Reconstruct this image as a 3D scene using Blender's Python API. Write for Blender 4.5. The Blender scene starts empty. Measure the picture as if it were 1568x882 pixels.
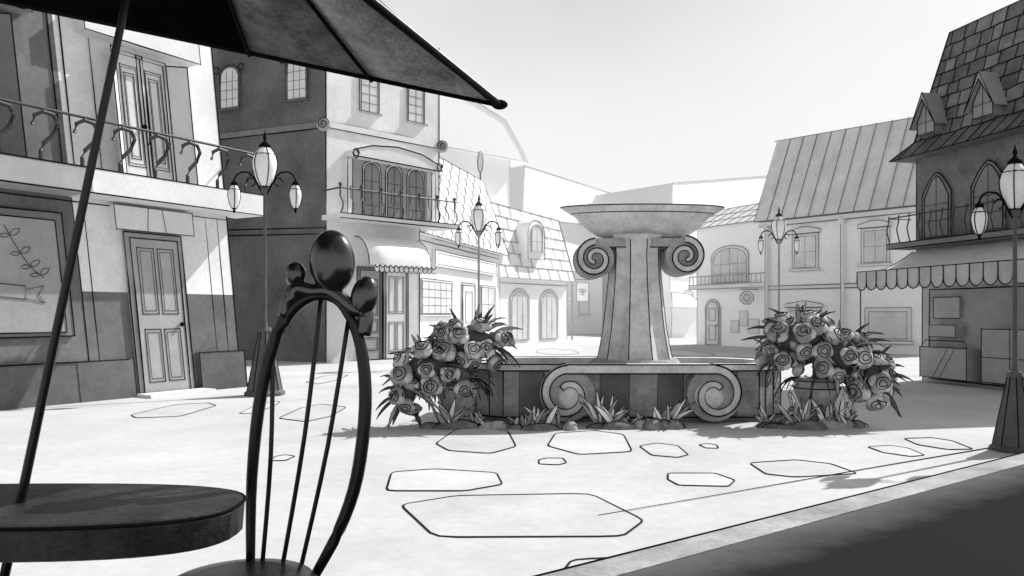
import bpy, math, random
from mathutils import Vector as V
random.seed(7)
S=bpy.context.scene
S.view_settings.view_transform='Standard'; S.view_settings.look='None'; S.view_settings.exposure=0
COL=S.collection
# ---------------------------------------------------------------- materials
MATS={}
def mat(name,val,amt=.12,scale=3.0,rough=.85,spec=.15,bump=0.0,grain=.10):
    if name in MATS: return MATS[name]
    m=bpy.data.materials.new(name); m.use_nodes=True
    nt=m.node_tree; b=nt.nodes['Principled BSDF']
    b.inputs['Roughness'].default_value=rough
    b.inputs['Specular IOR Level'].default_value=spec
    tc=nt.nodes.new('ShaderNodeTexCoord')
    n=nt.nodes.new('ShaderNodeTexNoise'); n.inputs['Scale'].default_value=scale; n.inputs['Detail'].default_value=7; n.inputs['Roughness'].default_value=.65
    nt.links.new(tc.outputs['Object'],n.inputs['Vector'])
    mr=nt.nodes.new('ShaderNodeMapRange'); mr.inputs[1].default_value=.3; mr.inputs[2].default_value=.7
    mr.inputs[3].default_value=val*(1-amt); mr.inputs[4].default_value=min(.95,val*(1+amt))
    nt.links.new(n.outputs['Fac'],mr.inputs[0])
    # fine brushy grain
    g=nt.nodes.new('ShaderNodeTexNoise'); g.inputs['Scale'].default_value=scale*7+6; g.inputs['Detail'].default_value=4; g.inputs['Roughness'].default_value=.8
    nt.links.new(tc.outputs['Object'],g.inputs['Vector'])
    gm=nt.nodes.new('ShaderNodeMapRange'); gm.inputs[1].default_value=.3; gm.inputs[2].default_value=.7; gm.inputs[3].default_value=1-grain; gm.inputs[4].default_value=1+grain*.6
    nt.links.new(g.outputs['Fac'],gm.inputs[0])
    mu=nt.nodes.new('ShaderNodeMath'); mu.operation='MULTIPLY'; nt.links.new(mr.outputs[0],mu.inputs[0]); nt.links.new(gm.outputs[0],mu.inputs[1])
    cc=nt.nodes.new('ShaderNodeCombineColor')
    for i in range(3): nt.links.new(mu.outputs[0],cc.inputs[i])
    nt.links.new(cc.outputs[0],b.inputs['Base Color'])
    if bump>0:
        n2=nt.nodes.new('ShaderNodeTexNoise'); n2.inputs['Scale'].default_value=scale*9; n2.inputs['Detail'].default_value=5
        nt.links.new(tc.outputs['Object'],n2.inputs['Vector'])
        bp=nt.nodes.new('ShaderNodeBump'); bp.inputs['Strength'].default_value=bump; bp.inputs['Distance'].default_value=.02
        nt.links.new(n2.outputs['Fac'],bp.inputs['Height']); nt.links.new(bp.outputs[0],b.inputs['Normal'])
    MATS[name]=m; return m
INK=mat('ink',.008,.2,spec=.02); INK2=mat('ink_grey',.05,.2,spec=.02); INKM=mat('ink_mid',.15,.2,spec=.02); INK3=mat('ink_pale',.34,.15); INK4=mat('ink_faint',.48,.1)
IRON=mat('iron',.04,.3,6,.5,.3)
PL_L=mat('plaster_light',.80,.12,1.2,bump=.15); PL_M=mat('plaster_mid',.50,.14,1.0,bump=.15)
PL_D=mat('plaster_shade',.17,.3,.8,bump=.15,grain=.2); PL_DD=mat('plaster_darkest',.14,.4,.6,bump=.15,grain=.2)
PL_F=mat('plaster_far',.92,.04,.5,grain=.04); PL_FF=mat('plaster_haze',.94,.02,.3,grain=.03)  # distance haze painted in: near-white plaster here, paler inks above
TRIM=mat('trim',.76,.08,3); TRIM_M=mat('trim_mid',.36,.12,3); TRIM_D=mat('trim_dark',.2,.15,3)
DOOR=mat('door_paint',.4,.15,2); DOOR_L=mat('door_paint_light',.7,.08,2)
GLASS=mat('glass_pale',.66,.15,1.5,.15,.5); GLASS_D=mat('glass_dim',.2,.2,1.5,.15,.5)
ROOF_D=mat('shingle_dark',.15,.45,2,bump=.3,grain=.25); ROOF_M=mat('seam_metal',.74,.15,1.2); ROOF_L=mat('tile_light',.9,.05,1)
STONE=mat('fountain_stone',.38,.4,3,bump=.3,grain=.2); STONE_L=mat('fountain_stone_light',.66,.28,4,bump=.3,grain=.18); STONE_D=mat('fountain_stone_dark',.17,.3,3,bump=.3)
WATER=mat('water',.12,.1,2,.08,.6)
LANT=mat('lantern_glass',.93,.03,3,.25,.5)
CANV=mat('umbrella_canvas',.12,.6,9,.9,.1,.4,.4); CANV_B=mat('umbrella_canvas_black',.003,.4,6,.95,.0)
CANV_L=mat('umbrella_canvas_edge',.7,.3,12,.9,.1)
LACQ=mat('black_lacquer',.006,.3,5,.3,.35); TABLE=mat('table_metal',.022,1.0,7,.5,.3,.2,.5)
LEAF_D=mat('leaf_dark',.1,.3,6); LEAF_L=mat('leaf_light',.38,.3,6); ROSE=mat('rose_petal',.32,.35,7); ROSE_L=mat('rose_petal_light',.56,.2,7)
SOIL=mat('soil_moss',.2,.5,8,bump=.4); GRASS_L=mat('grass_blade',.8,.12,8)
CLOTH=mat('awning_cloth',.82,.06,3); CLOTH_D=mat('awning_cloth_dark',.5,.2,3)

# ---------------------------------------------------------------- mesh builders
class Part:
    def __init__(s): s.v=[]; s.f=[]
    def add(s,vs,fs):
        o=len(s.v); s.v+= [V(p) for p in vs]; s.f+=[tuple(i+o for i in f) for f in fs]
    def hexa(s,p):   # p: 4 bottom + 4 top
        s.add(p,[(3,2,1,0),(4,5,6,7),(0,1,5,4),(1,2,6,5),(2,3,7,6),(3,0,4,7)])
    def prism(s,a,b):
        n=len(a); s.add(list(a)+list(b),[tuple(range(n))[::-1],tuple(range(n,2*n))]+[(i,(i+1)%n,n+(i+1)%n,n+i) for i in range(n)])
    def bx(s,x0,x1,y0,y1,z0,z1):
        s.hexa([(x0,y0,z0),(x1,y0,z0),(x1,y1,z0),(x0,y1,z0),(x0,y0,z1),(x1,y0,z1),(x1,y1,z1),(x0,y1,z1)])
    def tube(s,pts,r,sides=5,closed=False,taper=0.0,flat=1.0):
        pts=[V(p) for p in pts]; n=len(pts)
        if n<2: return
        rings=[]
        for i in range(n):
            if closed: t=pts[(i+1)%n]-pts[i-1]
            else: t=pts[min(i+1,n-1)]-pts[max(i-1,0)]
            if t.length<1e-7: t=V((0,0,1))
            t.normalize(); up=V((0,0,1)) if abs(t.z)<.9 else V((0,1,0))
            a=t.cross(up).normalized(); b=a.cross(t)
            k=i/(n-1); rr=r[i] if isinstance(r,list) else r*(1-taper*abs(2*k-1)**2)
            rings.append([pts[i]+a*rr*math.cos(2*math.pi*j/sides)+b*rr*flat*math.sin(2*math.pi*j/sides) for j in range(sides)])
        vs=[p for q in rings for p in q]; fs=[]
        m=n if closed else n-1
        for i in range(m):
            for j in range(sides):
                i2=(i+1)%n; j2=(j+1)%sides
                fs.append((i*sides+j,i*sides+j2,i2*sides+j2,i2*sides+j))
        if not closed: fs+=[tuple(range(sides))[::-1],tuple((n-1)*sides+j for j in range(sides))]
        s.add(vs,fs)
    def lathe(s,c,prof,seg=24,sx=1,sy=1,flute=0,rot=0):
        vs=[];fs=[];n=len(prof)
        for (r,z) in prof:
            for j in range(seg):
                a=2*math.pi*(j+rot)/seg; rr=r*(1-flute*(j%2))
                vs.append((c[0]+rr*sx*math.cos(a),c[1]+rr*sy*math.sin(a),c[2]+z))
        for i in range(n-1):
            for j in range(seg):
                j2=(j+1)%seg; fs.append((i*seg+j,i*seg+j2,(i+1)*seg+j2,(i+1)*seg+j))
        fs.append(tuple(range(seg))[::-1]); fs.append(tuple((n-1)*seg+j for j in range(seg)))
        s.add(vs,fs)
    def ell(s,c,rx,ry,rz,seg=14,rings=9,ax=None):
        c=V(c)
        X,Y,Z=ax if ax else (V((1,0,0)),V((0,1,0)),V((0,0,1)))
        vs=[c-Z*rz];fs=[]
        for i in range(1,rings):
            ph=-math.pi/2+math.pi*i/rings
            for j in range(seg):
                a=2*math.pi*j/seg
                vs.append(c+X*rx*math.cos(ph)*math.cos(a)+Y*ry*math.cos(ph)*math.sin(a)+Z*rz*math.sin(ph))
        vs.append(c+Z*rz)
        for j in range(seg): fs.append((0,1+(j+1)%seg,1+j))
        for i in range(rings-2):
            for j in range(seg):
                a=1+i*seg+j;b=1+i*seg+(j+1)%seg; fs.append((a,b,b+seg,a+seg))
        l=len(vs)-1;o=1+(rings-2)*seg
        for j in range(seg): fs.append((o+j,o+(j+1)%seg,l))
        s.add(vs,fs)
class Obj:
    def __init__(s,name,loc=(0,0,0)): s.name=name; s.loc=V(loc); s.parts={}
    def p(s,part,m,smooth=False):
        k=(part,m.name)
        if k not in s.parts: s.parts[k]=(Part(),m,smooth)
        return s.parts[k][0]
    def done(s):
        e=bpy.data.objects.new(s.name,None); e.location=s.loc; e.empty_display_size=.3; COL.objects.link(e)
        for (pn,_),(p,m,sm) in s.parts.items():
            me=bpy.data.meshes.new(pn); me.from_pydata([tuple(v-s.loc) for v in p.v],[],p.f); me.validate(); me.update()
            me.materials.append(m)
            import bmesh
            bm=bmesh.new(); bm.from_mesh(me); bmesh.ops.recalc_face_normals(bm,faces=bm.faces); bm.to_mesh(me); bm.free()
            if sm: me.polygons.foreach_set('use_smooth',[True]*len(me.polygons))
            o=bpy.data.objects.new(pn,me); COL.objects.link(o); o.parent=e
        return e
class Fr:
    """facade frame: u along the wall, v up it, o out from it (metres)"""
    def __init__(s,A,B,z=0,sh=0,dv=None,n=None):
        s.A=V((A[0],A[1],z)); B=V((B[0],B[1],z)); s.L=(B-s.A).length; s.d=(B-s.A).normalized()
        s.n=V(n) if n else V((s.d.y,-s.d.x,0)); s.dv=V(dv) if dv else V((0,0,1)); s.sh=sh
    def P(s,u,v,o=0): return s.A+s.d*(u-s.sh*v)+s.dv*v+s.n*o
    def box(s,p,u0,u1,v0,v1,o0,o1):
        P=s.P; p.hexa([P(u0,v0,o0),P(u1,v0,o0),P(u1,v0,o1),P(u0,v0,o1),P(u0,v1,o0),P(u1,v1,o0),P(u1,v1,o1),P(u0,v1,o1)])
    def poly(s,p,pts,o0,o1): p.prism([s.P(u,v,o0) for u,v in pts],[s.P(u,v,o1) for u,v in pts])
    def line(s,p,pts,o,r,j=.0,closed=False):
        out=[]
        n=len(pts)
        for i in range(n if closed else n-1):
            a=pts[i];b=pts[(i+1)%n]; d=math.hypot(b[0]-a[0],b[1]-a[1]); k=max(1,int(d/.7))
            for q in range(k):
                t=q/k; out.append(s.P(a[0]+(b[0]-a[0])*t+random.uniform(-j,j),a[1]+(b[1]-a[1])*t+random.uniform(-j,j),o))
        if not closed: out.append(s.P(pts[-1][0],pts[-1][1],o))
        p.tube(out,r,4,closed,0 if closed else .45)
    def rect(s,p,u0,u1,v0,v1,o,r,j=.004):
        e=r*1.2
        for a,b in (((u0,v0),(u1,v0)),((u1,v0-e),(u1,v1+e)),((u1,v1),(u0,v1)),((u0,v1+e),(u0,v0-e))): s.line(p,[a,b],o,r,j)
def arcpts(u0,u1,v0,v1,arch,n=10,gothic=False):
    """outline of an opening with an arched head"""
    if not arch: return [(u0,v0),(u1,v0),(u1,v1),(u0,v1)]
    h=(u1-u0)/2; c=(u0+u1)/2; vs=v1-min(arch,v1-v0-.05); out=[(u0,v0),(u1,v0)]
    for i in range(n+1):
        a=math.pi*i/n
        x=math.cos(a); y=math.sin(a)
        if gothic: y=1-abs(x)**1.6
        out.append((c+h*x,vs+(v1-vs)*y))
    return out
def window(o,F,u0,u1,v0,v1,nx=2,nz=3,arch=0,r=.01,ink=INK,glass=GLASS,frame=TRIM,fw=.06,hood=False,gothic=False,sill=True,pn='window'):
    g=o.p(pn+'_glass',glass); f=o.p(pn+'_frame',frame); l=o.p(pn+'_lines',ink)
    outer=arcpts(u0-fw,u1+fw,v0-fw*.5,v1+fw,arch,gothic=gothic); inner=arcpts(u0,u1,v0,v1,arch,gothic=gothic)
    F.poly(f,outer,.0,.03); F.poly(g,inner,.0,.036)
    F.line(l,outer,.034,r,.003,True); F.line(l,inner,.04,r*.8,.003,True)
    for i in range(1,nx):
        u=u0+(u1-u0)*i/nx; F.line(l,[(u,v0),(u,v1-(.0 if i*2==nx or not arch else arch*.4))],.04,r*.7)
    for i in range(1,nz):
        v=v0+(v1-arch*.6-v0)*i/nz; F.line(l,[(u0,v),(u1,v)],.04,r*.7)
    if sill:
        F.box(f,u0-fw*1.8,u1+fw*1.8,v0-fw*1.3,v0-fw*.5-.002,.0,.1); F.rect(l,u0-fw*1.8,u1+fw*1.8,v0-fw*1.3,v0-fw*.5,.1,r*.8)
    if hood:
        w=fw*1.9; hp=[(u0-w,v1+fw*1.1),(u1+w,v1+fw*1.1),(u1+w,v1+fw*2.3),((u0+u1)/2+.1,v1+fw*3.4),((u0+u1)/2-.1,v1+fw*3.4),(u0-w,v1+fw*2.3)]
        F.poly(f,hp,.0,.1); F.line(l,hp,.1,r,.003,True)
def door(o,F,u0,u1,v1,m=DOOR,ink=INK,r=.01,panels=((.12,.46,.52,.94),(.54,.88,.52,.94),(.12,.46,.08,.42),(.54,.88,.08,.42)),v0=.02,fr=TRIM,fw=.08,arch=0,knob=True,pn='door'):
    d=o.p(pn,m); f=o.p(pn+'_frame',fr); l=o.p(pn+'_lines',ink)
    outer=arcpts(u0-fw,u1+fw,v0,v1+fw,arch*1.1); inner=arcpts(u0,u1,v0,v1,arch)
    F.poly(f,outer,0,.04); F.poly(d,inner,0,.05)
    F.line(l,outer,.045,r,.003,True); F.line(l,inner,.055,r,.003,True)
    w=u1-u0;h=v1-v0
    for a,b,c,e in panels:
        F.rect(l,u0+a*w,u0+b*w,v0+c*h,v0+e*h,.055,r*.8); F.rect(l,u0+(a+.05)*w,u0+(b-.05)*w,v0+(c+.02)*h,v0+(e-.02)*h,.055,r*.5)
    if knob:
        o.p(pn+'_knob',ink,True).ell(F.P(u0+.9*w,v0+.45*h,.09),.035,.035,.035,8,6)

# ================================================================= GROUND
g=Obj('ground'); p=g.p('ground_sheet',mat('pale_paving',.56,.15,.55,.9,.08,.12))
p.add([(-160,-60,0),(160,-60,0),(160,260,0),(-160,260,0)],[(0,1,2,3)]); g.done()

st=Obj('paving_stones'); sp=st.p('stone_joints_near',mat('joint_dark',.03,.2,spec=.02)); sf=st.p('stone_joints_far',mat('joint_grey',.14,.2))
faces=[st.p('stone_faces',mat('flagstone_a',.60,.12,1.6,grain=.10)),st.p('stone_faces',mat('flagstone_b',.54,.14,1.6,grain=.10))]
def stone(part,cx,cy,rx,ry,n,r,rot=0.0,seed=0):
    rnd=random.Random(seed); base=[]
    for i in range(n):
        a=2*math.pi*(i+rnd.uniform(-.25,.25))/n+rot
        k=rnd.uniform(.88,1.1); base.append(V((cx+rx*k*math.copysign(abs(math.cos(a))**.75,math.cos(a)),cy+ry*k*math.copysign(abs(math.sin(a))**.75,math.sin(a)),0)))
    out=[];rad=[]
    for i in range(n):
        a=base[i-1];b=base[i];c=base[(i+1)%n]
        for t in (0,.5,1):
            p0=b.lerp(a,.12);p2=b.lerp(c,.12); q=p0*(1-t)**2+b*2*t*(1-t)+p2*t*t; out.append(q); rad.append(r*rnd.uniform(.75,1.15))
    lift=.002+.0004*(seed%5)
    part.tube([q_+V((0,0,.005)) for q_ in out],rad,6,True,0,.4)
    faces[seed%2].add([q_+V((0,0,lift)) for q_ in out],[tuple(range(len(out)))])
for i,(cx,cy,rx,ry,n,r) in enumerate([(.05,4.75,.72,.62,6,.007),(-.5,5.75,.48,.42,6,.008),(2.25,6.15,.36,.35,6,.008),(1.35,5.75,.24,.25,6,.007),
    (1.32,7.0,.2,.4,6,.008),(.77,7.45,.42,.7,6,.009),(-.32,7.6,.4,.75,7,.009),(.33,6.45,.12,.16,6,.007),(-4.15,9.85,.36,.8,6,.011),(-3.2,10.2,.13,.7,6,.010),
    (-2.4,9.6,.32,.9,6,.011),(3.35,6.95,.17,.28,6,.008),(3.9,7.35,.22,.4,6,.009),(1.78,7.2,.08,.14,5,.007),(.75,3.72,.55,.27,6,.008),(-1.9,6.6,.09,.15,5,.007),
    (-3.4,14.6,.25,1.1,6,.012),(-2.2,16,.3,1.2,6,.012),(3.0,20,.6,1.6,7,.014),(5.2,24,.7,2,7,.015),(1.4,25,.7,2,7,.015),(-.6,22,.5,1.4,6,.014)]):
    stone(sp if cy<9 else sf,cx,cy,rx,ry,n,r,rot=i*.7,seed=i+3)
st.done()
# kerb + painted foreground shadow at lower right
k=Obj('kerb'); kl=k.p('kerb_joint',INK)
A=V((-.9,3.83,.006));B=V((9.0,10.1,.006)); ks=[A.lerp(B,i/14)+V((random.uniform(-.01,.01),random.uniform(-.01,.01),0)) for i in range(2,15)]
kl.tube(ks,[.003+.0008*i for i in range(13)],6,flat=.5)
kb=k.p('kerb_stone',mat('kerb_granite',.36,.4,2.5,bump=.3,grain=.2))
def quadslab(p,a,b,c,d,z0,z1): p.hexa([(*a,z0),(*b,z0),(*c,z0),(*d,z0),(*a,z1),(*b,z1),(*c,z1),(*d,z1)])
dx=V((.80,.60)).normalized(); nn=V((dx.y,-dx.x))
o0=V((.288,3.62))
def q(t,s): w=o0+dx*t+nn*s; return (w.x,w.y)
quadslab(kb,q(-3,0),q(9,0),q(9,.2),q(-3,.2),0,.05)
k.p('kerb_line',INK).tube([(*q(t,0),.052) for t in [x*.5 for x in range(-4,18)]],.006,5)
k.done()
tr=Obj('foreground_shade')
# foreground shadow painted as a dark slab: paler by the kerb, darker inwards
tm=bpy.data.materials.new('shade_dark'); tm.use_nodes=True; tn=tm.node_tree; tb=tn.nodes['Principled BSDF']; tb.inputs['Roughness'].default_value=.95; tb.inputs['Specular IOR Level'].default_value=.02
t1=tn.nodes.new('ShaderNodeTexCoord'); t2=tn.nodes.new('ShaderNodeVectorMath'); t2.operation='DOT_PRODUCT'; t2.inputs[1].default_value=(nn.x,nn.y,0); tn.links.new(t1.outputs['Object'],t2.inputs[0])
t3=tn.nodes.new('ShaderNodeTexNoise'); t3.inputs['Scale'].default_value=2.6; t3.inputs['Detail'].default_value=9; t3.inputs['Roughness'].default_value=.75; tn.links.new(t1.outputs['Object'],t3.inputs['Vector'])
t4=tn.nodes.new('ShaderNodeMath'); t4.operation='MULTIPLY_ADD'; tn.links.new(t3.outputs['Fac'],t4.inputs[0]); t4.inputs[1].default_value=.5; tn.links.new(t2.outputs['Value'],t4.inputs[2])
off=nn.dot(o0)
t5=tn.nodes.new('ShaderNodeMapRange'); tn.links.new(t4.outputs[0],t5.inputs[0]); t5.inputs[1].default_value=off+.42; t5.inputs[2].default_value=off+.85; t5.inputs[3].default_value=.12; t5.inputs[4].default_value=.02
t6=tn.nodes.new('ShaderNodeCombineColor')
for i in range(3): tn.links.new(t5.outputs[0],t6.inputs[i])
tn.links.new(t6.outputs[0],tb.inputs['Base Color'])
quadslab(tr.p('shade_slab',tm),q(-3,.203),q(9,.203),q(9,6),q(-3,6),0,.045); tr.done()

# ================================================================= BUILDING 1  townhouse left
F=Fr((-6.355,9.89),(-4.435,13.07),sh=.11); L=F.L
b=Obj('townhouse',F.P(0,0)); r=.011
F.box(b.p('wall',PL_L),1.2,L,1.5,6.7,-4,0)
F.box(b.p('wall_bay_shade',PL_D),-5,1.2,0,6.7,-4,-.003)  # shaded bay: darker plaster stands in for the shadow
F.box(b.p('wall_foot_shade',PL_D),1.2,L,0,1.5,-4,.0)  # shadow across the lower wall, painted as a darker band
l=b.p('lines',INK)
F.box(b.p('plinth',PL_DD),1.0,1.8,0,.55,0,.06); F.box(b.p('plinth',PL_DD),-5,1.0,0,.55,0,.05); F.box(b.p('plinth',PL_DD),2.9,L+.06,0,.6,0,.08)
F.line(l,[(-5,.55),(1.75,.55)],.06,r); F.rect(l,2.9,L+.05,0,.6,.085,r); F.line(l,[(L,0),(L,6.7)],.0,r*1.2); F.line(l,[(3.52,.6),(3.52,2.7)],.0,r*.8); F.line(l,[(3.3,.6),(3.3,2.7)],.0,r*.6)
F.line(l,[(1.2,0),(1.2,2.75)],.0,r*.8);F.line(l,[(1.35,.55),(1.35,2.75)],.0,r*.8)
F.line(l,[(1.12,3.1),(1.12,6.7)],.01,r); F.line(l,[(1.28,3.1),(1.28,6.7)],.01,r)
door(b,F,1.95,2.72,2.28,DOOR,INK,r,fr=TRIM_M)
F.box(b.p('lintel',TRIM),1.72,2.98,2.38,2.72,0,.12)
F.rect(l,1.72,2.98,2.38,2.72,.12,r); F.line(l,[(2.2,2.38),(2.24,2.72)],.125,r*.7);F.line(l,[(2.5,2.38),(2.46,2.72)],.125,r*.7)
F.box(b.p('doorstep',TRIM),1.8,2.9,0,.05,.08,.4)
window(b,F,-1.3,.92,.95,2.42,1,1,0,r,INK,mat('shop_glass',.34,.2,1,.2,.3),TRIM_D,.1,sill=False,pn='shop_window')
sprig=[(.28+.42*t,2.3-.62*t-.12*math.sin(3*t)) for t in [x/8 for x in range(9)]]
gl=b.p('shop_window_decal',INK2)
gl.tube([F.P(u_,v_,.045) for u_,v_ in sprig],r*.4,4)
for i in range(1,9):
    u_,v_=sprig[i]
    for sg in (-1,1):
        if (i+sg)%2: continue
        ca,sa=(-.75,-.1) if sg<0 else (.75,.75)
        lf=[(u_+ca*.17*t-sa*.03*math.sin(math.pi*t),v_+sa*.12*t+ca*.035*math.sin(math.pi*t)) for t in (0,.25,.5,.75,1)]+[(u_+ca*.17*t+sa*.03*math.sin(math.pi*t),v_+sa*.12*t-ca*.035*math.sin(math.pi*t)) for t in (.75,.5,.25)]
        gl.tube([F.P(a_,c_,.045) for a_,c_ in lf],r*.4,4,True)
F.line(gl,[(-.5,1.62),(.45,1.55),(.45,1.38),(-.5,1.46)],.045,r*.5,closed=True); F.line(gl,[(.45,1.5),(.68,1.56),(.6,1.44),(.68,1.34),(.45,1.38)],.045,r*.5)
# balcony
F.box(b.p('balcony_slab',TRIM),1.14,L+.28,2.76,3.08,-.1,.6); F.box(b.p('balcony_slab_shade',TRIM_M),-5,1.137,2.76,3.08,-.1,.6)  # bay stretch of slab is a greyer, shaded copy of the trim
F.line(l,[(-5,3.08),(L+.28,3.08)],.6,r);F.line(l,[(-5,2.76),(L+.28,2.76)],.6,r);F.line(l,[(L+.28,2.76),(L+.28,3.08)],.6,r)
F.line(l,[(-5,2.7),(L,2.7)],.01,r*.8)
ir=b.p('balcony_rail',IRON)
ir.tube([F.P(-5,3.72,.55),F.P(L+.2,3.72,.55)],.02,5); ir.tube([F.P(L+.2,3.72,.55),F.P(L+.2,3.72,0)],.02,5)
u=-3.0
while u<L+.3:
    pts=[F.P(u+dx_,z,.55+oo) for dx_,z,oo in ((-.16,3.5,0),(-.12,3.62,.0),(-.02,3.68,.02),(.1,3.66,.03),(.14,3.56,.03),(.08,3.42,.01),(-.04,3.3,.0),(-.09,3.2,.0),(-.1,3.08,0))]
    ir.tube(pts,.028,6); u+=.52
for (a,c) in ((1.78,2.98),(-1.1,.5)):
    ml=DOOR_L if a>1 else TRIM_M; tm_=TRIM if a>1 else TRIM_M  # bay doors, shutters and hood get greyer paint as painted-in shade
    m_=(a+c)/2
    door(b,F,a+.22,m_,4.85,ml,INK,r,((.15,.85,.12,.92),(.3,.7,.18,.86)),3.1,tm_,.05,pn='french_door')
    door(b,F,m_+.003,c-.22,4.85,ml,INK,r,((.15,.85,.12,.92),(.3,.7,.18,.86)),3.1,tm_,.05,pn='french_door',knob=False)
    for s0,s1 in ((a,a+.2),(c-.2,c)):
        pn=b.p('shutter',ml if a>1 else TRIM_D); P=F.P
        oA,oB=(.28,.06) if s0==a else (.06,.28)
        pn.hexa([P(s0,3.1,oA),P(s1,3.1,oB),P(s1,3.1,oB+.03),P(s0,3.1,oA+.03),P(s0,4.85,oA),P(s1,4.85,oB),P(s1,4.85,oB+.03),P(s0,4.85,oA+.03)])
        for e0,e1 in ((s0,oA+.035),(s1,oB+.035)): l.tube([P(e0,3.1,e1),P(e0,4.85,e1)],r*.8,4)
        l.tube([P(s0,4.85,oA+.035),P(s1,4.85,oB+.035)],r*.8,4)
    F.box(b.p('window_hood',tm_),a-.3,c+.3,4.98,5.3,0,.25); F.rect(l,a-.3,c+.3,4.98,5.3,.25,r)
    F.line(l,[(a-.12,3.1),(a-.12,4.95)],.02,r*.8); F.line(l,[(c+.12,3.1),(c+.12,4.95)],.02,r*.8)
F.box(b.p('cornice',TRIM),-5,L+.2,6.7,6.95,-4,.25)
b.done()

# ================================================================= BUILDING 2  corner house
b=Obj('corner_house',(-4.54,19.5,0)); r=.016
FL=Fr((-10.4,22.1),(-4.54,19.5)); LL=FL.L; FR=Fr((-4.54,19.5),(-2.02,22.05)); LR=FR.L
Hh=8.55; u0=LL-3.456
w=b.p('wall_side',PL_DD);  # face turned from the sun, its shade put into the plaster colour
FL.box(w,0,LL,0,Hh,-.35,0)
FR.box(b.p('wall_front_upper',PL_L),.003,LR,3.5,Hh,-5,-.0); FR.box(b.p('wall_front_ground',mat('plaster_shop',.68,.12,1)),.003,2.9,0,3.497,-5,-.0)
l=b.p('lines',INK)
for z in (5.75,5.9): FL.line(l,[(0,z),(LL,z)],.03,r,.01); FR.line(l,[(0,z),(LR,z)],.03,r,.01)
FL.box(b.p('string_course_side',TRIM_D),0,LL+.05,5.76,5.9,0,.05); FR.box(b.p('string_course_front',TRIM),0,LR+.05,5.76,5.9,0,.05)  # side course is a darker, shaded copy of the front trim
FL.line(l,[(LL,0),(LL,3.4)],.02,r); FL.line(l,[(LL,4),(LL,Hh)],.02,r); FR.line(l,[(LR,3.5),(LR,Hh)],0,r*1.2); FR.line(l,[(2.9,0),(2.9,3.5)],0,r*1.2)
FL.line(l,[(0,3.45),(LL,3.3)],.02,r);FL.line(l,[(0,3.3),(LL,3.15)],.02,r)
for P_ in (FL.P(LL,5.8,.12),FR.P(LR,5.8,.12)):
    b.p('rosette',TRIM_M,True).ell(P_,.17,.1,.17); l.tube([P_+V((.02,-.13,0))+V((math.cos(a)*.15*(1-a/14),0,math.sin(a)*.15*(1-a/14))) for a in [x*.5 for x in range(24)]],.012,4)
for (a,c) in ((.11,.7),(2.29,2.86),(-1.9,-1.3)):
    window(b,FL,u0+a,u0+c,6.55,7.6,3,4,.25,r*.8,INK,GLASS,TRIM_D,.05,pn='attic_window')
    for uu in (u0+a-.12,u0+c+.12): l.tube([FL.P(uu+.09*math.cos(t),7.55+.09*math.sin(t),.08) for t in [x*.6 for x in range(11)]],.016,4)
for (a,c) in ((.99,1.5),(2.5,3.0)): window(b,FR,a,c,6.35,7.35,2,4,.2,r*.8,INK,GLASS,TRIM,.05,pn='attic_window')
FR.box(b.p('bay_recess',TRIM_M),.75,3.15,3.62,5.2,0,.02); 
for (a,c) in ((1.08,1.55),(1.8,2.25),(2.5,3.0)):
    window(b,FR,a,c,3.65,5.05,2,4,.25,r*.8,INK,GLASS_D,TRIM,.05,sill=False,pn='balcony_window')
hp=[(.55,5.1),(3.35,5.05),(3.35,5.2),(2.7,5.42),(1.9,5.5),(1.1,5.42),(.55,5.25)]
FR.poly(b.p('bay_hood',TRIM),hp,.0,.35); FR.line(l,hp,.36,r,0,True)
for uu in (.6,3.3):
    l.tube([FR.P(uu+.11*math.cos(t)*(1-t/16),5.15+.11*math.sin(t),.38) for t in [x*.5 for x in range(16)]],.015,4)
    FR.box(b.p('bay_column',TRIM),uu-.07,uu+.07,3.6,5.08,0,.12); FR.line(l,[(uu-.07,3.6),(uu-.07,5.08)],.12,r*.8);FR.line(l,[(uu+.07,3.6),(uu+.07,5.08)],.12,r*.8)
FR.box(b.p('balcony_slab',TRIM),-.1,LR+.1,3.48,3.6,-.05,.75)
for z in (3.48,3.6): FR.line(l,[(-.1,z),(LR+.1,z)],.76,r)
ir=b.p('balcony_rail',IRON)
ir.tube([FR.P(-.08,4.2,.72),FR.P(LR+.08,4.2,.72)],.022,5); ir.tube([FR.P(-.08,4.2,.72),FR.P(-.08,4.2,0)],.022,5)
u=-.08
i=0
while u<LR+.15:
    ir.tube([FR.P(u,4.28,.72),FR.P(u,4.0,.72),FR.P(u+.06,3.85,.76),FR.P(u+.02,3.7,.8),FR.P(u,3.6,.74)],.02 if i%2==0 else .013,5)
    if i%2==0: b.p('rail_balls',IRON,True).ell(FR.P(u,4.28,.72),.045,.045,.05,8,6)
    u+=.3; i+=1
aw=b.p('awning',CLOTH,True); ua,ub=.8,2.75
vs=[];fs=[];N=12;M=8
for i in range(N+1):
    for j in range(M+1):
        a=j/M*math.pi/2; uu=ua+(ub-ua)*i/N; edge=1-(abs(2*i/N-1)**6)*.25
        vs.append(FR.P(uu,2.4+.75*math.cos(a)*1.0,.02+.85*math.sin(a)*edge))
for i in range(N):
    for j in range(M): fs.append((i*(M+1)+j,(i+1)*(M+1)+j,(i+1)*(M+1)+j+1,i*(M+1)+j+1))
aw.add(vs,fs)
l.tube([FR.P(ua+(ub-ua)*i/24,2.4-.07*abs(math.sin(i*math.pi/2*1)) ,.88) for i in range(25)],r*.9,4)
for uu in (ua,ub): l.tube([FR.P(uu,2.4+.75*math.cos(a),.02+.64*math.sin(a)) for a in [x*.26 for x in range(7)]],r*.8,4)
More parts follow.
